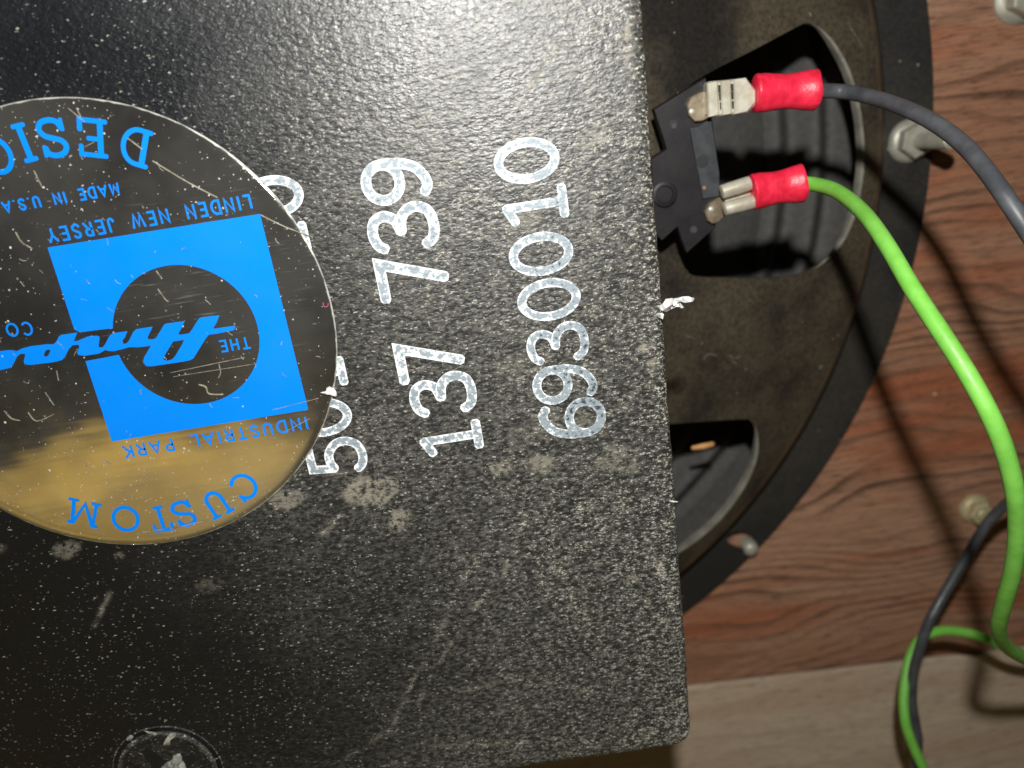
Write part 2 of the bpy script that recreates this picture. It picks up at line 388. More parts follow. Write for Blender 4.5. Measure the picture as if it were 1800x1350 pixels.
q = [pw-dx*800, pw+dx*300, pw+dx*300-nx*12, pw-dx*800-nx*12]
tag(G().prism([p[:2] for p in q], .05, 1150, .6).mk('cabinet_side', M['panel']), kind='structure')

# ------------------------------------------------------------------ speaker
spk = tag(empty('loudspeaker', (CX, CY, 2.0)), 'round black loudspeaker with square magnet cover and foil sticker, bolted to wood board', 'loudspeaker')

# magnet cover: rounded box, finely divided top so that wear and stains have places of their own
PT = 55.0
ang = math.radians(-1.3)
X1, Y0 = 14.0, -68.5
BW, BH = 102.0, 112.0
cs, sn = math.cos(ang), math.sin(ang)
def wrd(x, y): return X1+(x*cs-y*sn), Y0+(x*sn+y*cs)      # local: corner at lower right, x<=0, y>=0
IN = 2.2; st = .33
gx = np.linspace(-BW+IN, -IN, int((BW-2*IN)/st)); gy = np.linspace(IN, BH-IN, int((BH-2*IN)/st))
GX, GY = np.meshgrid(gx, gy); nX, nY = len(gx), len(gy)
WXs, WYs = wrd(GX.ravel(), GY.ravel())
vs = np.c_[WXs, WYs, np.full(WXs.shape, PT)].tolist()
fs = [(j*nX+i, j*nX+i+1, (j+1)*nX+i+1, (j+1)*nX+i) for j in range(nY-1) for i in range(nX-1)]
bd = []                                                    # boundary loop with outward directions
def fan(idx, a0, a1, k=6): return [(idx, a0+(a1-a0)*i/k) for i in range(k+1)]
bd += [(i, -90) for i in range(1, nX-1)]+fan(nX-1, -90, 0)+[(j*nX+nX-1, 0) for j in range(1, nY-1)]+fan(nX*nY-1, 0, 90)
bd += [((nY-1)*nX+i, 90) for i in range(nX-2, 0, -1)]+fan((nY-1)*nX, 90, 180)+[(j*nX, 180) for j in range(nY-2, 0, -1)]+fan(0, 180, 270)
prof = [(.7, 0.0), (1.3, -.02), (1.7, -.12), (2.0, -.35), (2.15, -.75), (2.2, -1.4), (2.2, -26.5)]
nb = len(bd); prev = [b[0] for b in bd]
for off, dz in prof:
    k0 = len(vs)
    for i, a in bd:
        aa = math.radians(a)+ang; b = vs[i]
        wob = .03*math.sin(b[1]*1.7)+.04*math.sin(b[1]*.31+b[0]*.5) if off > 1 else 0
        vs.append((b[0]+(off+wob)*math.cos(aa), b[1]+(off+wob)*math.sin(aa), PT+dz))
    cur = list(range(k0, k0+nb))
    for i in range(nb):
        j = (i+1) % nb; f = [prev[i], cur[i], cur[j], prev[j]]
        f = list(dict.fromkeys(f)); 
        if len(f) > 2: fs.append(tuple(f))
    prev = cur
va = np.array(vs); Xv, Yv = va[:, 0], va[:, 1]
lx = (Xv-X1)*cs+(Yv-Y0)*sn; ly = -(Xv-X1)*sn+(Yv-Y0)*cs     # local position
wear = .02+.34*np.clip((fbm(Xv, Yv, 26, 4, 1)-.34)*2.2, 0, 1)*np.clip((lx+95)/60, .35, 1)+.62*np.clip((lx+66)/52, 0, 1)*np.clip(.12+ly/48, 0, 1)
wear += .32*np.exp(lx/8.0)+.30*np.exp(-ly/4)+.44*np.clip((lx+46)/44, 0, 1)*np.clip(1-ly/75, 0, 1)
wear += .45*np.exp(lx/1.2)*np.clip((fbm(Xv, Yv, 5, 3, 5)-.35)*3, 0, 1)
wear += .31*np.clip(1-ly/46, 0, 1)
scrm = np.zeros(len(va))
def pxl(pts): return [at(x, y, PT) for x, y in pts]
for pts, w, s in [([(845, 975), (800, 1040), (770, 1120), (725, 1195), (690, 1280), (610, 1330)], .45, .5), ([(970, 988), (1000, 1040), (1022, 1085), (1038, 1105)], .28, .95),
                  ([(918, 915), (905, 970), (885, 1010)], .25, .8), ([(1018, 895), (1030, 925)], .3, .9), ([(600, 905), (565, 940)], .35, .7),
                  ([(195, 1040), (165, 1100)], .35, .7), ([(810, 1215), (900, 1195), (1000, 1208)], .4, .5), ([(680, 1350), (760, 1310), (1190, 1300)], .9, .35),
                  ([(985, 75), (945, 130), (915, 175)], .35, .8), ([(1120, 745), (1165, 720)], .5, .8), ([(1080, 1000), (1105, 985)], .5, .7), ([(1155, 985), (1175, 1060)], .55, .7),
                  ([(740, 985), (860, 980)], .5, .3), ([(700, 530), (900, 600)], .3, .2), ([(930, 905), (880, 1010), (820, 1090), (760, 1180), (735, 1240)], .3, .55), ([(1105, 880), (1030, 960), (985, 1000)], .3, .4), ([(985, 870), (1060, 800)], .3, .35), ([(1000, 500), (1150, 620)], .4, .25)]:
    d = seg_dist(Xv, Yv, pxl(pts)); scrm = np.maximum(scrm, min(1.0, 1.15*s)*np.exp(-(d/max(.22, .42*w))**2)*np.clip(4.0*(fbm(Xv, Yv, .9, 2, 9)-.42), 0, 1)); wear += 1.2*s*np.exp(-(d/(.7*w))**2)*np.clip(2.4*(fbm(Xv, Yv, 1.6, 2, 9)-.28), 0, 1.3)
wear *= 1-.85*np.clip((ly-62)/22, 0, 1)*np.clip((-lx-24)/30, 0, 1)
stain = np.zeros(len(va))
jit = fbm(Xv, Yv, 2.4, 4, 3)-.5
for x, y, rx, ry, s in [(655, 862, 42, 26, .95), (706, 911, 28, 21, .95), (880, 820, 22, 18, .75), (955, 815, 25, 19, .75), (1095, 815, 36, 30, .45), (505, 877, 32, 17, .7), (588, 832, 14, 7, .7),
                        (118, 966, 27, 15, .55), (210, 977, 9, 8, .6), (0, 965, 20, 14, .35), (708, 350, 30, 20, .45), (930, 385, 34, 22, .4), (1040, 245, 30, 26, .35), (1020, 740, 30, 26, .3),
                        (1132, 612, 14, 9, 1.0), (1150, 640, 10, 14, .8), (1105, 60, 9, 16, .9), (1112, 100, 7, 20, .8), (370, 1030, 20, 10, .25), (1108, 1016, 14, 7, .6), (628, 790, 18, 10, .5), (905, 640, 40, 25, .2), (940, 760, 50, 20, .22)]:
    c = at(x, y, PT); k = c[2]; sx_ = abs(at(x+rx, y, PT)[0]-c[0]); sy_ = abs(at(x, y+ry, PT)[1]-c[1])
    r = np.hypot((Xv-c[0])/sx_, (Yv-c[1])/sy_)+jit*1.5
    stain = np.maximum(stain, .85*s*np.clip((1.08-r)/.22, 0, 1))
stain = np.maximum(stain, scrm*.7)
cover = mk('magnet_cover', vs, fs, M['cover'], spk, 40, dict(wear=np.clip(wear, 0, 1.6), stain=stain))

# stamped part numbers
DIG = {
    '0': ([arc(.33, .5, .265, .43, 90, 450, 30)], [True]),
    '1': ([[(.34, .05), (.34, .92)], [(.36, .92), (.12, .80)], [(.13, .05), (.55, .05)]], [0, 0, 0]),
    '3': ([cr([(.07, .80), (.15, .90), (.31, .94), (.47, .89), (.53, .75), (.46, .60), (.28, .535)]), cr([(.28, .535), (.47, .50), (.58, .39), (.60, .25), (.52, .11), (.33, .06), (.14, .10), (.06, .22)])], [0, 0]),
    '7': ([[(.07, .93), (.57, .93), (.27, .06)]], [0]),
    '9': ([arc(.32, .69, .25, .245, 0, 360, 26), cr([(.57, .70), (.56, .45), (.48, .22), (.33, .09), (.20, .06), (.10, .12)])], [True, 0]),
    '5': ([[(.52, .93), (.15, .93), (.115, .56)], cr([(.115, .56), (.24, .615), (.40, .60), (.54, .48), (.58, .31), (.50, .13), (.32, .06), (.14, .09), (.05, .19)])], [0, 0]),
}
DIG['6'] = ([[(.66-x, 1-y) for x, y in s_] for s_ in DIG['9'][0]], [True, 0])
def digit(ch, px, py, hpx, tilt, ink=(1.0, 0.0)):
    """a stamped digit; its top points to the left of the photo"""
    c = at(px, py, PT); a = at(px-hpx/2, py, PT); b = at(px+hpx/2, py, PT); h = np.linalg.norm(a-b)
    up = np.array([-math.cos(tilt), -math.sin(tilt)]); rd = np.array([up[1], -up[0]])
    g = G()
    for i, (s_, cl) in enumerate(zip(*DIG[ch])):
        pts = [c[:2]+rd*((x-.33)*h)+up*((y-.5)*h) for x, y in s_]
        if cl: pts = pts[:-1]
        g.ribbon(pts, h*(.138 if px > 880 else .15), PT+.03+.012*i, 3, bool(cl))
    o = g.mk('digit', M['ink'], cover, None, 'edge', fix=False)
    V_ = np.array(g.v); at_ = o.data.attributes.new('ink', 'FLOAT', 'POINT'); at_.data.foreach_set('value', np.clip(ink[0]+(V_[:, 0]-c[0])/h*ink[1], 0, 1.2).astype(np.float32))
T1 = math.radians(0)
for ch, x, y, h in [('6', 1007, 737.4, 116), ('9', 992, 673, 112), ('3', 980, 604, 108), ('0', 965, 526.6, 112), ('0', 951, 446.5, 114), ('1', 938, 362, 116), ('0', 925.6, 282.5, 116),
                    ('1', 790.4, 771, 110), ('3', 778.4, 693.7, 116), ('7', 757, 633.5, 122), ('7', 726.3, 487.3, 128), ('3', 708.6, 401, 124), ('9', 695.7, 316.5, 122),
                    ('5', 590.5, 802, 106), ('0', 566, 734, 106), ('1', 554, 660, 106), ('1', 489, 424, 106), ('0', 480, 346, 108)]:
    digit(ch, x, y, h, T1, (np.interp(y, [280, 560, 740], [1.0, .80, .50]), -.35) if x > 880 else (.97, 0))

# cross-head screw sunk in the cover
SC = at(297, 1354, PT)
def wlathe(prof3, name, mat, parent):
    g_ = G().lathe([(r, PT+z) for r, z, _ in prof3], SC, 72); g_.a = [w for _, _, w in prof3 for j in range(72)]
    return g_.mk(name, mat, parent, 40, 'wear')
scro = wlathe([(5.45, .01, .2), (5.42, .20, .6), (5.30, .27, 1.2), (5.1, .30, .9), (4.8, .31, .4), (2.0, .33, .55), (.01, .33, .55)], 'screw', M['cover'], cover)
wlathe([(6.05, .01, .3), (6.02, .10, .9), (5.92, .12, 1.0), (5.84, .03, .2), (5.45, .03, .0)], 'countersink', M['cover'], scro)
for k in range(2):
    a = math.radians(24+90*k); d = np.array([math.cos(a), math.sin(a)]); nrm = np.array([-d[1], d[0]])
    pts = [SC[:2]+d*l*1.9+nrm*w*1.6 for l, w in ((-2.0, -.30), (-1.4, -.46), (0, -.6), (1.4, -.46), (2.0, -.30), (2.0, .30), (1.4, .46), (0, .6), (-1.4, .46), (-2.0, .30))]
    G().prism(pts, PT+.2, PT+.345+.01*k).mk('recess_shade', M['dark'], scro)  # flat dark cross paints the shade of the screw's hollow
def blob(name, pts, z, hgt, mat, parent, seed=0):
    P = cr([p[:2] for p in pts], 4, True); c = P.mean(0); r_ = np.random.default_rng(seed); g = G(); n = len(P); vs = []
    for s_, zz in ((1, 0), (.93, .55), (.6, .95), (.25, 1.05)):
        vs += [(*(c+(p-c)*s_*(1+.05*r_.standard_normal())), z+hgt*zz*(1+.25*r_.standard_normal()*(zz > 0))) for p in P]
    fs = [(k*n+i, k*n+(i+1) % n, (k+1)*n+(i+1) % n, (k+1)*n+i) for k in range(3) for i in range(n)]+[tuple(3*n+i for i in range(n))]
    return g.add(vs, fs).mk(name, mat, parent, 60)
blob('glue', [at(x, y, PT) for x, y in [(285, 1352), (293, 1337), (303, 1332), (309, 1322), (320, 1323), (323, 1332), (327, 1340), (328, 1354), (310, 1366)]], PT+.34, .4, M['glue'], scro, 1)
blob('glue', [at(x, y, PT) for x, y in [(290, 1304), (298, 1288), (309, 1284), (311, 1290), (302, 1297), (300, 1306)]], PT+.32, .10, M['glue'], scro, 3)
blob('glue', [at(x, y, PT) for x, y in [(256, 1281), (264, 1282), (277, 1285), (275, 1289), (264, 1286)]], PT+.31, .08, M['glue'], scro, 4)
blob('glue', [at(x, y, PT) for x, y in [(223, 1297), (229, 1291), (235, 1293), (232, 1300), (225, 1300)]], PT+.10, .2, M['glue'], scro, 5)

# ------------------------------------------------------------------ foil sticker with blue print
SX, SY, SR = -36.13, -12.17, 20.96
rings = [(.02, .16), (SR*.3, .16), (SR*.6, .16), (SR*.85, .16), (SR*.95, .16), (SR-.75, .155), (SR-.45, .14), (SR-.22, .11), (SR-.06, .06), (SR, .0), (SR, -.1)]
nS = 160; g = G(); g.lathe([(r, PT+.05+z) for r, z in rings], (SX, SY), nS)
g.a = [max(0.0, min(1.0, 1-(SR-r)/2.2)) for r, z in rings for j in range(nS)]
stk = g.mk('sticker', M['foil'], spk, 60, 'edge'); stk['label'] = 'round gold mirror foil sticker with blue print'
PZ_ = PT+.05+.16+.025
def pp(x, y): return at(x, y, PT+.2)[:2]
LC, LR = (-28.77, -12.89), 6.56
b0 = pp(206.7, 624.4); b1 = pp(193.6, 576.2)
a0 = math.degrees(math.atan2(b0[1]-LC[1], b0[0]-LC[0])); a1 = math.degrees(math.atan2(b1[1]-LC[1], b1[0]-LC[0]))
if a1 < a0: a1 += 360
ringp = arc(*LC, LR, LR, a0, a1, 60)
G().poly([[pp(84, 435), pp(457, 376), pp(542, 720), pp(197, 776), pp(150.5, 634.7)]+ringp+[pp(141, 584), pp(131, 579)]], PZ_).mk('emblem', M['blue'], stk, fix=False)
ca = lambda L: [pp(220+x/8.5714, 540+y/8.5714) for x, y in L]
cb = lambda L: [pp(x/7.5, 550+y/7.5) for x, y in L]
outl = ca([(1665, 280), (1640, 345), (1400, 395), (1260, 415), (1210, 480), (1030, 770), (985, 795), (880, 818), (400, 890), (320, 885), (275, 830), (285, 760), (390, 580), (200, 603), (60, 600)]) \
    + cb([(1640, 470), (1500, 505), (1430, 500), (1390, 487), (1310, 535), (1120, 565), (1040, 555), (1020, 530), (1050, 440), (1035, 418), (960, 425), (910, 475), (860, 575), (820, 620), (700, 650), (400, 685), (330, 675), (315, 640), (338, 550), (320, 537), (270, 540), (225, 580), (170, 690), (110, 730), (0, 755), (-130, 770), (-190, 740), (-200, 680), (-150, 580), (-90, 530), (0, 505), (110, 490), (170, 492), (220, 505), (290, 470), (400, 440), (620, 412), (690, 415), (725, 400), (750, 370), (780, 310), (810, 290), (1020, 258), (975, 372), (1020, 370), (1160, 310), (1270, 300), (1305, 308), (1315, 330), (1300, 440), (1315, 458), (1360, 450), (1390, 410), (1440, 310), (1480, 268), (1680, 240), (1650, 320), (1612, 370), (1625, 405), (1665, 405), (1700, 370)]) \
    + ca([(125, 370), (170, 330), (415, 292), (380, 370), (340, 450), (350, 485), (430, 480), (470, 460), (500, 410), (590, 260), (620, 245), (895, 210), (860, 300), (805, 395), (820, 415), (900, 405), (970, 390), (1000, 350), (1110, 175), (1140, 155), (1420, 122), (1380, 230), (1330, 310), (1345, 325), (1500, 300)])
G().poly([outl, ca([(725, 515), (890, 490), (860, 560), (760, 730), (710, 785), (640, 805), (590, 795), (575, 765), (600, 720)]), cb([(610, 490), (650, 480), (670, 495), (640, 560), (605, 578), (580, 565), (590, 520)])], PZ_+.004).mk('script_lettering', M['blue'], stk, fix=False)

S_ = cr([(.80, .74), (.72, .90), (.50, .96), (.24, .90), (.14, .73), (.26, .58), (.50, .51), (.74, .43), (.87, .26), (.76, .09), (.50, .04), (.27, .10), (.17, .28)], 4)
SER = {  # strokes: (points, relative weight, closed)
    'D': (.95, [([(.24, .04), (.24, .96)], 1.15, 0), ([(.08, .04)]+arc(.44, .50, .44, .46, -90, 90, 16)+[(.08, .96)], .95, 0)]),
    'E': (.82, [([(.24, .04), (.24, .96)], 1.1, 0), ([(.06, .95), (.84, .95), (.84, .72)], .9, 0), ([(.06, .05), (.86, .05), (.86, .32)], .95, 0), ([(.24, .52), (.62, .52)], .9, 0)]),
    'S': (.82, [(S_, 1.05, 0), ([(.83, .97), (.83, .70)], .7, 0), ([(.14, .03), (.14, .32)], .7, 0)]),
    'I': (.36, [([(.18, .04), (.18, .96)], 1.15, 0), ([(0, .05), (.36, .05)], .9, 0), ([(0, .95), (.36, .95)], .9, 0)]),
    'G': (.98, [(arc(.5, .5, .44, .45, 50, 345, 26), 1, 0), ([(.60, .42), (.98, .42)], .8, 0), ([(.90, .42), (.90, .08)], .9, 0)]),
    'C': (.92, [(arc(.48, .5, .43, .45, 42, 318, 26), 1, 0), ([(.84, .97), (.84, .68)], .8, 0)]),
    'U': (.94, [([(.18, .95), (.18, .36)]+arc(.47, .35, .29, .31, 180, 360, 12)+[(.76, .95)], 1, 0), ([(.03, .95), (.34, .95)], .8, 0), ([(.60, .95), (.92, .95)], .8, 0)]),
    'T': (.80, [([(.40, .04), (.40, .95)], 1, 0), ([(.03, .72), (.05, .95), (.75, .95), (.77, .72)], .85, 0), ([(.22, .05), (.58, .05)], .8, 0)]),
    'O': (1.02, [(arc(.5, .5, .45, .45, 0, 360, 32), 1, 1)]),
    'M': (1.16, [([(.16, .05), (.20, .95)], .9, 0), ([(.98, .05), (.94, .95)], 1, 0), ([(.22, .95), (.56, .12), (.92, .95)], .95, 0), ([(.02, .05), (.32, .05)], .8, 0), ([(.82, .05), (1.14, .05)], .8, 0), ([(.06, .95), (.24, .95)], .8, 0), ([(.90, .95), (1.10, .95)], .8, 0)]),
}
SAN = {
    'A': (.86, [[(.02, 0), (.43, 1), (.84, 0)], [(.18, .32), (.68, .32)]]), 'C': (.84, [arc(.48, .5, .42, .5, 45, 315, 16)]), 'D': (.80, [[(.06, 0), (.06, 1), (.34, 1)]+arc(.34, .5, .42, .5, 90, -90, 12)[1:]+[(.06, 0)]]),
    'E': (.62, [[(.6, 1), (.06, 1), (.06, 0), (.6, 0)], [(.06, .5), (.52, .5)]]), 'H': (.74, [[(.06, 0), (.06, 1)], [(.68, 0), (.68, 1)], [(.06, .5), (.68, .5)]]), 'I': (.14, [[(.07, 0), (.07, 1)]]),
    'J': (.52, [[(.46, 1), (.46, .25)]+arc(.25, .25, .21, .25, 0, -180, 8)[1:]]), 'K': (.74, [[(.06, 0), (.06, 1)], [(.68, 1), (.08, .42)], [(.26, .56), (.70, 0)]]), 'L': (.58, [[(.06, 1), (.06, 0), (.56, 0)]]),
    'M': (.96, [[(.05, 0), (.14, 1), (.48, .18), (.82, 1), (.91, 0)]]), 'N': (.78, [[(.06, 0), (.06, 1), (.72, 0), (.72, 1)]]), 'O': (.96, [arc(.48, .5, .45, .5, 0, 360, 20)]),
    'P': (.66, [[(.06, 0), (.06, 1), (.36, 1)]+arc(.36, .74, .25, .26, 90, -90, 8)[1:]+[(.06, .48)]]), 'R': (.68, [[(.06, 0), (.06, 1), (.36, 1)]+arc(.36, .75, .25, .25, 90, -90, 8)[1:]+[(.06, .5)], [(.34, .5), (.66, 0)]]),
    'S': (.66, [cr([(.58, .84), (.46, .97), (.28, 1.0), (.10, .90), (.08, .70), (.24, .56), (.44, .46), (.60, .30), (.56, .10), (.36, 0), (.16, .03), (.04, .18)], 3)]), 'T': (.66, [[(.33, 0), (.33, 1)], [(0, 1), (.66, 1)]]),
    'U': (.74, [[(.06, 1), (.06, .3)]+arc(.37, .3, .31, .3, 180, 360, 8)[1:]+[(.68, 1)]]), 'W': (1.06, [[(.02, 1), (.26, 0), (.53, .9), (.80, 0), (1.04, 1)]]), 'Y': (.76, [[(.02, 1), (.38, .48), (.74, 1)], [(.38, .48), (.38, 0)]]),
    '.': (.12, [[(.06, 0), (.06, .06)]]),
}
def word_line(text, p0, p1, h, wt=.13):
    """sans lettering read from p0 to p1 (photo positions of the cap-height middle), fitted to that length"""
    a, b = pp(*p0), pp(*p1); L = np.linalg.norm(b-a); rd = (b-a)/L; up = np.array([-rd[1], rd[0]]); SP = .42
    wid = sum((SAN[c][0] if c != ' ' else .75)+SP for c in text)-SP; k = L/(wid*h); x = 0; g = G()
    for c in text:
        if c == ' ': x += (.75+SP)*h*k; continue
        w, ss = SAN[c]
        for i, s_ in enumerate(ss):
            cl = len(s_) > 15 and np.allclose(s_[0], s_[-1], atol=1e-3)
            pts = [a+rd*(x+q[0]*h*k)+up*((q[1]-.5)*h) for q in (s_[:-1] if cl else s_)]
            g.ribbon(pts, wt*h*1.05, PZ_+.004*i, 1, cl)
        x += (w+SP)*h*k
    return g.mk('lettering', M['blue'], stk, fix=False)
word_line('LINDEN NEW JERSEY', (441, 354), (85, 415), 1.10, .165)
word_line('MADE IN U.S.A', (209, 331), (6, 365), .86, .19)
word_line('INDUSTRIAL PARK', (540, 743), (218, 795), 1.14, .165)
word_line('THE', (438, 602), (388, 609), 1.0, .16)
word_line('CO', (57, 577), (12, 580.5), 1.12, .15)
def big_letter(ch, px, py, h, rot_up, wf=1.0):
    c = pp(px, py); up = np.array([math.cos(rot_up), math.sin(rot_up)]); rd = np.array([up[1], -up[0]])
    w, ss = SER[ch]; g = G()
    for i, (s_, wt, cl) in enumerate(ss):
        pts = [c+rd*((q[0]-w/2)*h*wf)+up*((q[1]-.5)*h) for q in (list(s_)[:-1] if cl else s_)]
        g.ribbon(pts, .135*h*wt, PZ_+.004*i, 1, bool(cl))
    return g.mk('letter', M['blue'], stk, fix=False)
ctr = np.array([SX, SY])
for ch, x, y in [('C', 429, 855), ('U', 381, 886), ('S', 326.5, 902), ('T', 283, 912), ('O', 220.5, 912), ('M', 147, 902)]:
    d = pp(x, y)-ctr; big_letter(ch, x, y, 2.75, math.atan2(d[1], d[0]), .86 if ch in 'ST' else .95)
for ch, x, y in [('D', 240, 258), ('E', 167, 243), ('S', 98, 242), ('I', 43.5, 251), ('G', -6, 273)]:
    d = ctr-pp(x, y); big_letter(ch, x, y, 3.1, math.atan2(d[1], d[0]), .86)
# scratches and lint on the foil
for pts, w in [([(269, 283), (330, 320), (382, 347)], .10), ([(459, 378), (500, 398), (548, 416)], .08), ([(28, 408), (38, 425), (57, 437)], .10), ([(225, 243), (250, 262)], .09), ([(275, 476), (285, 490)], .09), ([(278, 508), (290, 525), (296, 530)], .08),
               ([(8, 722), (20, 735), (35, 739)], .12), ([(50, 725), (65, 740), (95, 728)], .10), ([(350, 676), (362, 680), (368, 692), (392, 693)], .13), ([(385, 640), (388, 655), (384, 664)], .07), ([(300, 655), (430, 628)], .05), ([(305, 662), (445, 640)], .04),
               ([(150, 258), (165, 250)], .05), ([(120, 190), (150, 215)], .05), ([(60, 300), (75, 330)], .07), ([(135, 190), (142, 205)], .08), ([(480, 720), (560, 700)], .05), ([(500, 760), (545, 735)], .05), ([(80, 690), (95, 712)], .08), ([(100, 652), (103, 668)], .08), ([(181, 808), (195, 816)], .1), ([(250, 935), (290, 930)], .1), ([(300, 930), (360, 915)], .12)]:
    G().ribbon(cr([pp(*p) for p in pts], 4), w, PZ_+.02, 1).mk('scratch', M['scratch'], stk, fix=False)
for _ in range(70):
    a = random.uniform(0, 6.283); r = SR*.94*math.sqrt(random.random()); p = ctr+r*np.array([math.cos(a), math.sin(a)])
    t = random.gauss(2.2, .5); L = random.uniform(.12, .65); d = np.array([math.cos(t), math.sin(t)])*L
    k = np.array([-d[1], d[0]])*random.uniform(-.2, .2)
    G().ribbon(cr([p, p+d*.5+k, p+d], 3), random.uniform(.03, .07), PZ_+.016, 1).mk('scratch', M['scratch'], stk, fix=False)
G().ribbon(cr([pp(x, y) for x, y in [(568, 532), (570, 539), (576, 538), (577, 533)]], 4), .07, PZ_+.02, 1).mk('pink_mark', M['red_ink'], stk, fix=False)

# ------------------------------------------------------------------ stamped frame
TH = .95
r_top = np.array([30, 36, 42, 44, 46, 50, 54, 58, 60, 64, 68, 72, 76, 80, 82.5, 84.5, 86, 87, 87.7, 88.2, 88.6, 89.0, 89.6, 93, 97.0, 97.8, 98.0])
z_top = np.interp(r_top, PR, PZ)
profile = [(r, z) for r, z in zip(r_top, z_top)]+[(r, z-TH) for r, z in zip(r_top[::-1]-.15, z_top[::-1])]
fr = G().lathe(profile, (CX, CY), 240, closed=True)
frame = fr.mk('frame', M['frame'], spk)
def cutter(pts, z0=-3, z1=60):
    o = G().prism([p[:2] for p in pts], z0, z1).mk('cutter', None); return o
def rotc(pts, deg):
    a = math.radians(deg); return [(CX+(p[0]-CX)*math.cos(a)-(p[1]-CY)*math.sin(a), CY+(p[0]-CX)*math.sin(a)+(p[1]-CY)*math.cos(a)) for p in pts]
w_up = [on_frame(x, y) for x, y in [(1428, 43), (1415, 41), (1395, 50), (1330, 85), (1236, 134), (1205, 165), (1196, 250), (1194, 380), (1196, 435), (1205, 470), (1226, 487), (1300, 489), (1375, 488), (1415, 480), (1450, 460), (1485, 420), (1507, 365), (1518, 300), (1518, 240), (1510, 180), (1494, 125), (1470, 80), (1445, 52)]]
w_lo = [on_frame(x, y) for x, y in [(1090, 752), (1180, 745), (1300, 737), (1320, 741), (1331, 760), (1332, 795), (1322, 830), (1300, 870), (1265, 915), (1225, 950), (1185, 976), (1110, 1012), (1060, 960), (1055, 800)]]
w_up = cr([p[:2] for p in w_up], 3, True); w_lo = cr([p[:2] for p in w_lo], 3, True)
cuts = [cutter(w_up), cutter(w_lo)]
for dg in (110, 170, 230): cuts.append(cutter(rotc(w_up, dg)))
def slot(px, py, L, W, z, a=None):
    c = at(px, py, z)[:2]; d = c-np.array([CX, CY]); th = math.atan2(d[1], d[0]) + math.pi/2 if a is None else a
    q = [(L*math.cos(t)*(1), W*math.sin(t)) for t in np.linspace(0, 6.283, 20)[:-1]]
    return [(c[0]+u*math.cos(th)-v*math.sin(th), c[1]+u*math.sin(th)+v*math.cos(th)) for u, v in q]
cuts.append(cutter(slot(1304, 950, 3.0, 1.75, 2.3, math.radians(-28))))
for c in cuts:
    md = frame.modifiers.new('cut', 'BOOLEAN'); md.object = c; md.operation = 'DIFFERENCE'; md.solver = 'EXACT'
dg_ = bpy.context.evaluated_depsgraph_get(); me = bpy.data.meshes.new_from_object(frame.evaluated_get(dg_))
frame.modifiers.clear(); old = frame.data; frame.data = me; me.name = 'frame'; bpy.data.meshes.remove(old)
for c in cuts: bpy.data.objects.remove(c)
me.polygons.foreach_set('use_smooth', [True]*len(me.polygons)); me.set_sharp_from_angle(angle=math.radians(28))
co = np.empty(len(me.vertices)*3, np.float32); me.vertices.foreach_get('co', co); co = co.reshape(-1, 3)/MM
fo = WL[frame.name]; rr = np.hypot(co[:, 0]+fo[0]-CX, co[:, 1]+fo[1]-CY)
for nme, val in (('radius', rr), ('edge', np.zeros(len(rr)))):
    at_ = me.attributes.new(nme, 'FLOAT', 'POINT'); at_.data.foreach_set('value', val.astype(np.float32))

# cone with a corrugated surround, seen through the frame windows
pr = [(22, 20.0)]
for r in np.linspace(24, 75, 14): pr.append((r, 20-(r-22)*28.5/53))
for r in np.linspace(75.5, 89, 60): pr.append((r, -9.0+1.5*math.sin((r-75.5)/13.5*2*math.pi*2.0)))
pr += [(92, -9.5), (95, -9.5)]
G().lathe(pr, (CX, CY), 160).mk('cone', M['cone'], spk, 60, fix=False)
# turned-up inner lip of the frame along the outer side of each window (lit edge painted paler)
for w, rng_ in ((w_up, (0.0, 1.0)), (w_lo, (0, 1))):
    P = np.array(w); r = np.hypot(P[:, 0]-CX, P[:, 1]-CY); rm = r.max(); idx = [i for i in range(len(P)) if r[i] > rm-7.5]
    a = np.array([math.atan2(P[i][1]-CY, P[i][0]-CX) for i in idx]); od = np.argsort(a); pts = P[idx][od]
    g = G(); vs = []; n = len(pts)
    for p in pts:
        d = (p-np.array([CX, CY])); rr_ = np.linalg.norm(d); d = d/rr_; z = zf(rr_)
        tp = min(1.0, 4.0*min(len(vs)/5+.3, n-len(vs)/5)/n)
        for o_, dz in ((.02, .06*tp), (-.42*tp, .08*tp), (-.50*tp, -.1*tp), (-.50*tp, -1.5*tp), (.02, -1.5*tp)): q_ = p+d*o_; vs.append((q_[0], q_[1], z+dz))
    fs = [(i*5+j, i*5+(j+1) % 5, (i+1)*5+(j+1) % 5, (i+1)*5+j) for i in range(n-1) for j in range(5)]+[tuple(range(5)), tuple((n-1)*5+j for j in range(5))]
    g.add(vs, fs).mk('window_lip', M['lip'], frame, 40)

# scuffs on the enamel
for pts, w in [([(1282, 624), (1292, 630), (1303, 625)], .16), ([(1236, 632), (1246, 622), (1262, 626)], .12), ([(1288, 634), (1296, 641)], .10), ([(1490, 40), (1512, 75), (1532, 118)], .06), ([(1375, 740), (1378, 760)], .07), ([(1205, 590), (1225, 596)], .08)]:
    G().tube(cr([on_frame(*p) for p in pts], 4), [.02]+[w*.5]*(4*(len(pts)-1)-1)+[.02], 6, flat=.3).mk('scuff', M['scratch'], frame)

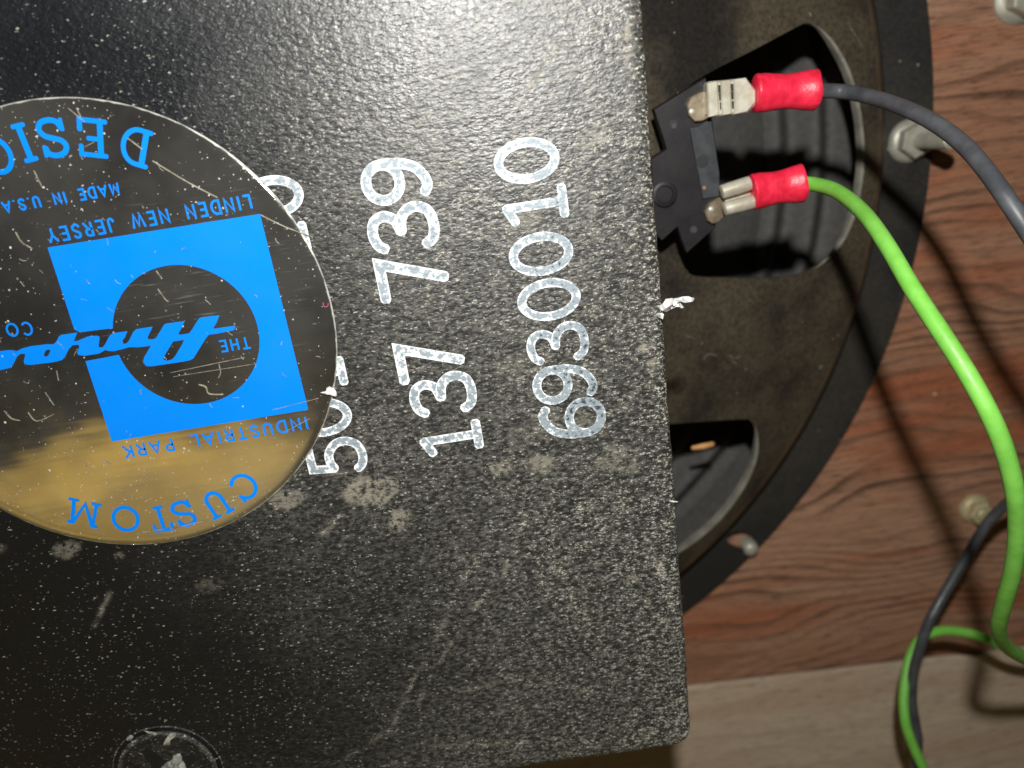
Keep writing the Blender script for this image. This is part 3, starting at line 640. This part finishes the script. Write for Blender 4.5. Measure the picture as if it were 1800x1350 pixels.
# ------------------------------------------------------------------ terminal strip
TZ = 31.5
tb = G().prism([at(x, y, TZ) for x, y in [(1149, 192), (1240, 136), (1247, 170), (1252, 210), (1265, 305), (1266, 350), (1257, 401), (1208, 445), (1199, 425), (1191, 399), (1164, 423), (1150, 410), (1144, 280), (1171, 262), (1166, 245)]], TZ-1.3, TZ, .12)
strip = tb.mk('terminal_strip', M['bakelite'], spk)
def disc(px, py, r, z0, z1, mat, parent, name, n=20, bev=.1):
    c = at(px, py, z1); return G().lathe([(r, z0), (r, z1-bev), (r-bev, z1), (.01, z1)], c, n).mk(name, mat, parent, 40)
G().prism([at(x, y, TZ+.3) for x, y in [(1212, 226), (1228, 222), (1250, 207), (1257, 250), (1265, 305), (1265, 345), (1236, 350), (1226, 300)]], TZ, TZ+.3, .08).mk('bracket', M['steel'], strip)
disc(1235, 284, .75, TZ+.3, TZ+.33, M['dark'], strip, 'hole', bev=.01)  # dark discs paint the shade inside the strip's holes
disc(1184, 218, .52, TZ, TZ+.02, M['dark'], strip, 'hole', bev=.005); disc(1185, 221, .38, TZ+.02, TZ+.10, M['steel'], strip, 'rivet', bev=.05)
disc(1219, 404, .52, TZ, TZ+.02, M['dark'], strip, 'hole', bev=.005); disc(1220, 404, .42, TZ+.02, TZ+.10, M['steel'], strip, 'rivet', bev=.05)
c = at(1168, 342, TZ); G().lathe([(1.5, TZ), (1.5, TZ+.25), (1.3, TZ+.32), (1.05, TZ+.32), (.95, TZ+.12), (.02, TZ+.12)], c, 28).mk('rivet', M['bakelite'], strip, 40)
disc(1238, 330, .24, TZ+.3, TZ+.33, M['rust'], strip, 'rust_spot', 7, .02)
lz = TZ+.75
lug1 = [(1250, 156), (1228, 163), (1215, 170), (1208, 185), (1211, 203), (1222, 214), (1234, 213), (1250, 206)]
lug2 = [(1278, 342), (1262, 348), (1247, 358), (1240, 374), (1244, 388), (1253, 394), (1264, 390), (1276, 380), (1288, 372)]
for L_, rv in ((lug1, (1216, 196)), (lug2, (1250, 368))):
    l_ = G().prism([at(x, y, lz) for x, y in L_], TZ+.02, lz, .12).mk('solder_lug', M['lug'], strip)
    c = at(*rv, lz); G().lathe([(.36, lz), (.30, lz+.10), (.15, lz+.15), (.01, lz+.16)], c, 14).mk('solder_bead', M['tin'], l_, 80)

# ------------------------------------------------------------------ wires with crimped connectors
def sleeve(p0, p1, prof_, parent, seed):
    a, b = np.array(p0), np.array(p1); n = len(prof_); r_ = np.random.default_rng(seed)
    path = [a+(b-a)*t for t, _ in prof_]+[a+(b-a)*t for t, _ in ((1.0, 0), (.90, 0), (.86, 0))]
    rad = [r for _, r in prof_]+[prof_[-1][1]-.35, prof_[-1][1]-.55, .95]
    g = G().tube(path, rad, 24, True, .86, axis=b-a); V_ = np.array(g.v)
    ax = (b-a)/np.linalg.norm(b-a); t = (V_-a)@ax; L = np.linalg.norm(b-a)
    for tc, side, dp in ((.30, 1, .42), (.60, -1, .42), (.74, 1, .40), (.16, -1, .18)):     # crimp dents
        up = np.array([0, 0, 1.0]); q = V_-a-np.outer(t, ax); s = np.clip(q@up*1/2.0, -1, 1)
        k = dp*np.exp(-((t/L-tc)/.11)**2)*np.clip(s, 0, 1)*(1+.5*side*np.clip(q@np.array([0, 1.0, 0])/2, -1, 1)); V_ = V_-np.outer(k, up)
    ph = np.arctan2((V_-a)[:, 2], (V_-a)[:, 1]); V_ = V_+np.outer(.10*np.sin(3*ph+seed)*np.clip((t/L-.8)*4, 0, 1), ax)
    g.v = [tuple(p) for p in V_]; return g.mk('red_sleeve', M['red'], parent, 50)
prof_s = [(0.0, .9), (.0, 1.85), (.015, 2.05), (.05, 2.12), (.09, 2.06), (.12, 2.10), (.2, 2.08), (.3, 2.0), (.45, 1.9), (.6, 1.92), (.72, 2.02), (.84, 2.16), (.93, 2.22), (.985, 2.26), (1.0, 2.18)]
WZ = 33.2
bw = tag(empty('black_wire', at(1425, 161, 30)), 'black insulated wire leaving the upper red crimp connector, curving off to the right', 'wire')
gw = tag(empty('green_wire', at(1395, 322, 30)), 'bright green insulated wire from the lower red crimp connector, looping down to the board', 'wire')
rnd = np.random.default_rng(3)
pb = [at(1380, 163, WZ), at(1425, 160.5, WZ)]+[dep(*p) for p in [(1480, 161, 88), (1540, 173, 84), (1600, 196, 80), (1650, 226, 77), (1700, 269, 74), (1750, 323, 71), (1800, 389, 69.5), (1860, 485, 70), (1905, 590, 76), (1925, 690, 88), (1905, 785, 102), (1850, 842, 112), (1795, 872, 118), (1765, 892, 121), (1735, 922, 123), (1700, 978, 125), (1660, 1042, 126), (1632, 1092, 126), (1617, 1135, 127), (1606, 1180, 129), (1604, 1232, 131), (1610, 1270, 132), (1615, 1304, 133), (1610, 1350, 135), (1600, 1420, 137)]]
kink = lambda P, sd: P+np.c_[fbm(np.arange(len(P))*1.0, np.zeros(len(P)), 22, 1, sd)-.5, fbm(np.arange(len(P))*1.0, np.zeros(len(P)), 22, 1, sd+1)-.5, np.zeros(len(P))]*.6*np.clip(np.arange(len(P))/30-.6, 0, 1)[:, None]
G().tube(kink(cr(pb, 8), 40), .82, 14).mk('insulation', M['black'], bw, 80)
pg = [at(1365, 327, WZ), at(1398, 323, WZ)]+[dep(*p) for p in [(1430, 324, 89.5), (1470, 336, 86), (1515, 370, 81), (1560, 426, 76), (1610, 508, 72), (1670, 608, 69), (1720, 700, 67.5), (1757, 780, 67.5), (1780, 860, 69), (1787, 930, 72), (1781, 1000, 76), (1766, 1060, 81), (1757, 1102, 86), (1768, 1133, 92), (1800, 1157, 99), (1850, 1180, 111), (1905, 1185, 122), (1900, 1165, 128), (1840, 1155, 131), (1790, 1146, 131), (1765, 1137, 131), (1735, 1122, 131), (1700, 1111, 131), (1655, 1107, 131), (1618, 1121, 131), (1596, 1160, 131), (1586, 1220, 130), (1590, 1270, 129), (1604, 1310, 129), (1622, 1350, 129), (1655, 1420, 130)]]
G().tube(kink(cr(pg, 8), 50), .82, 14).mk('insulation', M['green'], gw, 80)
s1 = sleeve(at(1326, 164, WZ), at(1434, 158, WZ), prof_s, bw, 1); s2 = sleeve(at(1321, 338, WZ), at(1410, 322, WZ), prof_s, gw, 2)
# upper spade receptacle: flat back with two pressed grooves, tapering into the sleeve
k1 = G().prism([at(x, y, TZ+2.2) for x, y in [(1244, 150), (1247, 143), (1310, 137), (1316, 140), (1330, 158), (1332, 182), (1316, 198), (1250, 206), (1246, 200)]], TZ+.3, TZ+2.0, .2).mk('spade_receptacle', M['tin'], bw)
for q_ in ([(1243, 146), (1262, 142), (1265, 202), (1246, 206)], [(1267, 142), (1285, 140), (1287, 200), (1269, 203)], [(1290, 139), (1312, 136), (1329, 160), (1329, 180), (1314, 197), (1291, 201)]):
    G().prism([at(x, y, TZ+2.3) for x, y in q_], TZ+1.8, TZ+2.25, .14).mk('rolled_band', M['tin'], k1)
for x_ in ((1265, 152), (1266.5, 166), (1268, 182), (1287.5, 150), (1288, 164), (1289, 180)):
    p_ = at(x_[0], x_[1]+4, TZ+2.15); G().prism([(p_[0]+u, p_[1]+v) for u, v in ((-.13, -.40), (.13, -.40), (.13, .40), (-.13, .40))], TZ+1.9, TZ+2.12).mk('groove_shade', M['dark'], k1)  # dark strips paint the shade between the bands
# lower receptacle: two rolled edges either side of the lug
k2 = G().prism([at(x, y, TZ+1.2) for x, y in [(1270, 334), (1330, 318), (1334, 352), (1278, 372)]], TZ+.5, TZ+1.3, .1).mk('spade_receptacle', M['tin'], gw)
for a_, b_ in (((1267, 338), (1318, 322)), ((1272, 368), (1325, 354))):
    A_, B_ = at(*a_, TZ+1.9), at(*b_, TZ+1.9); d_ = (B_-A_)
    G().tube([A_, A_+d_*.03, A_+d_*.5, A_+d_*.97, B_, B_-d_*.02, B_-d_*.15], [.62, .82, .86, .86, .82, .52, .45], 16, axis=d_).mk('rolled_edge', M['tin'], k2, 45)

# ------------------------------------------------------------------ bolts and nuts
def bolt(name, label, px, py, z, r, hgt, lean, mat, washer=True, rot=0.2, shaft=.42, group=None):
    c = at(px, py, z); t = tag(empty(name, c), label, 'bolt', group); zz = z
    if washer:
        G().lathe([(r*1.28, zz), (r*1.28, zz+.45), (r*1.12, zz+.95), (r*.9, zz+1.25), (.02, zz+1.25)], c, 36).mk('washer', mat, t, 40); zz += 1.1
    pts = [(c[0]+r*math.cos(rot+k*math.pi/3), c[1]+r*math.sin(rot+k*math.pi/3)) for k in range(6)]
    G().prism(pts, zz, zz+r*.75, .28).mk('nut', mat, t)
    n = 46; L = hgt; path = [c+np.array([lean[0]*i/n, lean[1]*i/n, zz-z+L*i/n]) for i in range(n+1)]
    rad = [r*shaft*(1+.07*(i % 2)) for i in range(n)]+[r*shaft*.75]
    G().tube(path, rad, 14).mk('threaded_shaft', mat, t, 30); return t
bolt('mounting_bolt', 'pale zinc bolt and flanged nut on the speaker rim beside the black wire', 1597, 248, 2.3, 2.6, 10.5, (0, 0), M['zinc'], True, .35)
bolt('mounting_bolt', 'yellowish nut and short bolt on the wood board behind the thin black wire', 1712, 893, 0, 2.2, 2.2, (0, 0), M['brass'], True, .1)
bolt('mounting_bolt', 'pale hex nut on the wood board at the upper right corner', 1789, -4, 0, 3.0, 3.2, (0, 0), M['zinc'], True, .5)
c = at(1318, 962, 1.6)
sb = tag(empty('slot_bolt', at(1318, 962, 0)), 'small rounded white bolt end showing in the rim slot at lower right', 'bolt')
G().lathe([(1.45, .05), (1.45, 2.0), (1.25, 2.6), (.7, 2.95), (.01, 3.0)], c, 20).mk('rounded_end', M['zinc'], sb, 60)

# ------------------------------------------------------------------ debris
fk = lambda L, z: [at(1130+x/16.36, 500+y/16.36, z) for x, y in L]
rf = np.random.default_rng(21)
def crumple(g, L, z, n_in=16, amp=.32, th=.18):
    """crumpled foil: outline plus inner points, every point at its own height, with a back side"""
    P = np.array([p[:2] for p in fk(L, z)]); c = P.mean(0)
    pts = [Vector(p) for p in P]+[Vector(c+(P[rf.integers(len(P))]-c)*rf.uniform(.15, .75)) for _ in range(n_in)]
    out = geometry.delaunay_2d_cdt(pts, [], [list(range(len(P)))], 1, 1e-6)
    vv, ff = out[0], out[2]; zz = [z+rf.normal()*amp for _ in vv]; n = len(vv)
    g.add([(p.x, p.y, k) for p, k in zip(vv, zz)]+[(p.x, p.y, k-th) for p, k in zip(vv, zz)],
          [tuple(f) for f in ff]+[tuple(i+n for i in f[::-1]) for f in ff]+[(i, (i+1) % len(P), n+(i+1) % len(P), n+i) for i in range(len(P))])
g = G()
crumple(g, [(400, 700), (470, 610), (560, 540), (680, 430), (830, 380), (920, 430), (1000, 400), (1180, 380), (1330, 345), (1400, 380), (1480, 390), (1480, 440), (1400, 465), (1180, 500), (1080, 510), (950, 530), (1120, 560), (1200, 680), (1100, 690), (960, 640), (820, 740), (700, 800), (560, 760), (480, 740)], 54.9, 26)
crumple(g, [(320, 930), (370, 870), (470, 850), (580, 830), (610, 880), (560, 990), (480, 960), (400, 970)], 55.25, 6, .15)
tag(g.mk('metal_flake', M['flake']), 'bright torn silver metal flake on the right edge of the black cover', 'flake')
c0 = at(1215, 788, 10.5); c1 = at(1256, 780, 10.5)  # tapered orange shape placed inside the lower frame window
tag(G().tube([c0, c0+(c1-c0)*.06, (c0+c1)/2+np.array([0, 0, .15]), c1-(c1-c0)*.06, c1], [.1, .36, .48, .42, .12], 10, True, .6).mk('orange_sliver', M['orange_bit'], None, 50), 'small orange sliver inside the dark lower frame window', 'sliver')
c0 = at(1176, 880, 54.9); c1 = at(1191, 882, 54.6)
tag(G().tube([c0, (c0+c1)/2+np.array([0, 0, .1]), c1], [.06, .1, .05], 8).mk('white_fibre', M['fibre']), 'tiny white fibre on the lower right edge of the black cover', 'fibre')
tag(blob('white_lint', [at(x, y, PT+.2) for x, y in [(564, 690), (572, 688), (575, 682), (584, 681), (590, 687), (592, 697), (584, 695), (576, 693)]], PZ_, .22, M['fibre'], None, 6), 'white lint flake on the right edge of the round foil sticker', 'lint')
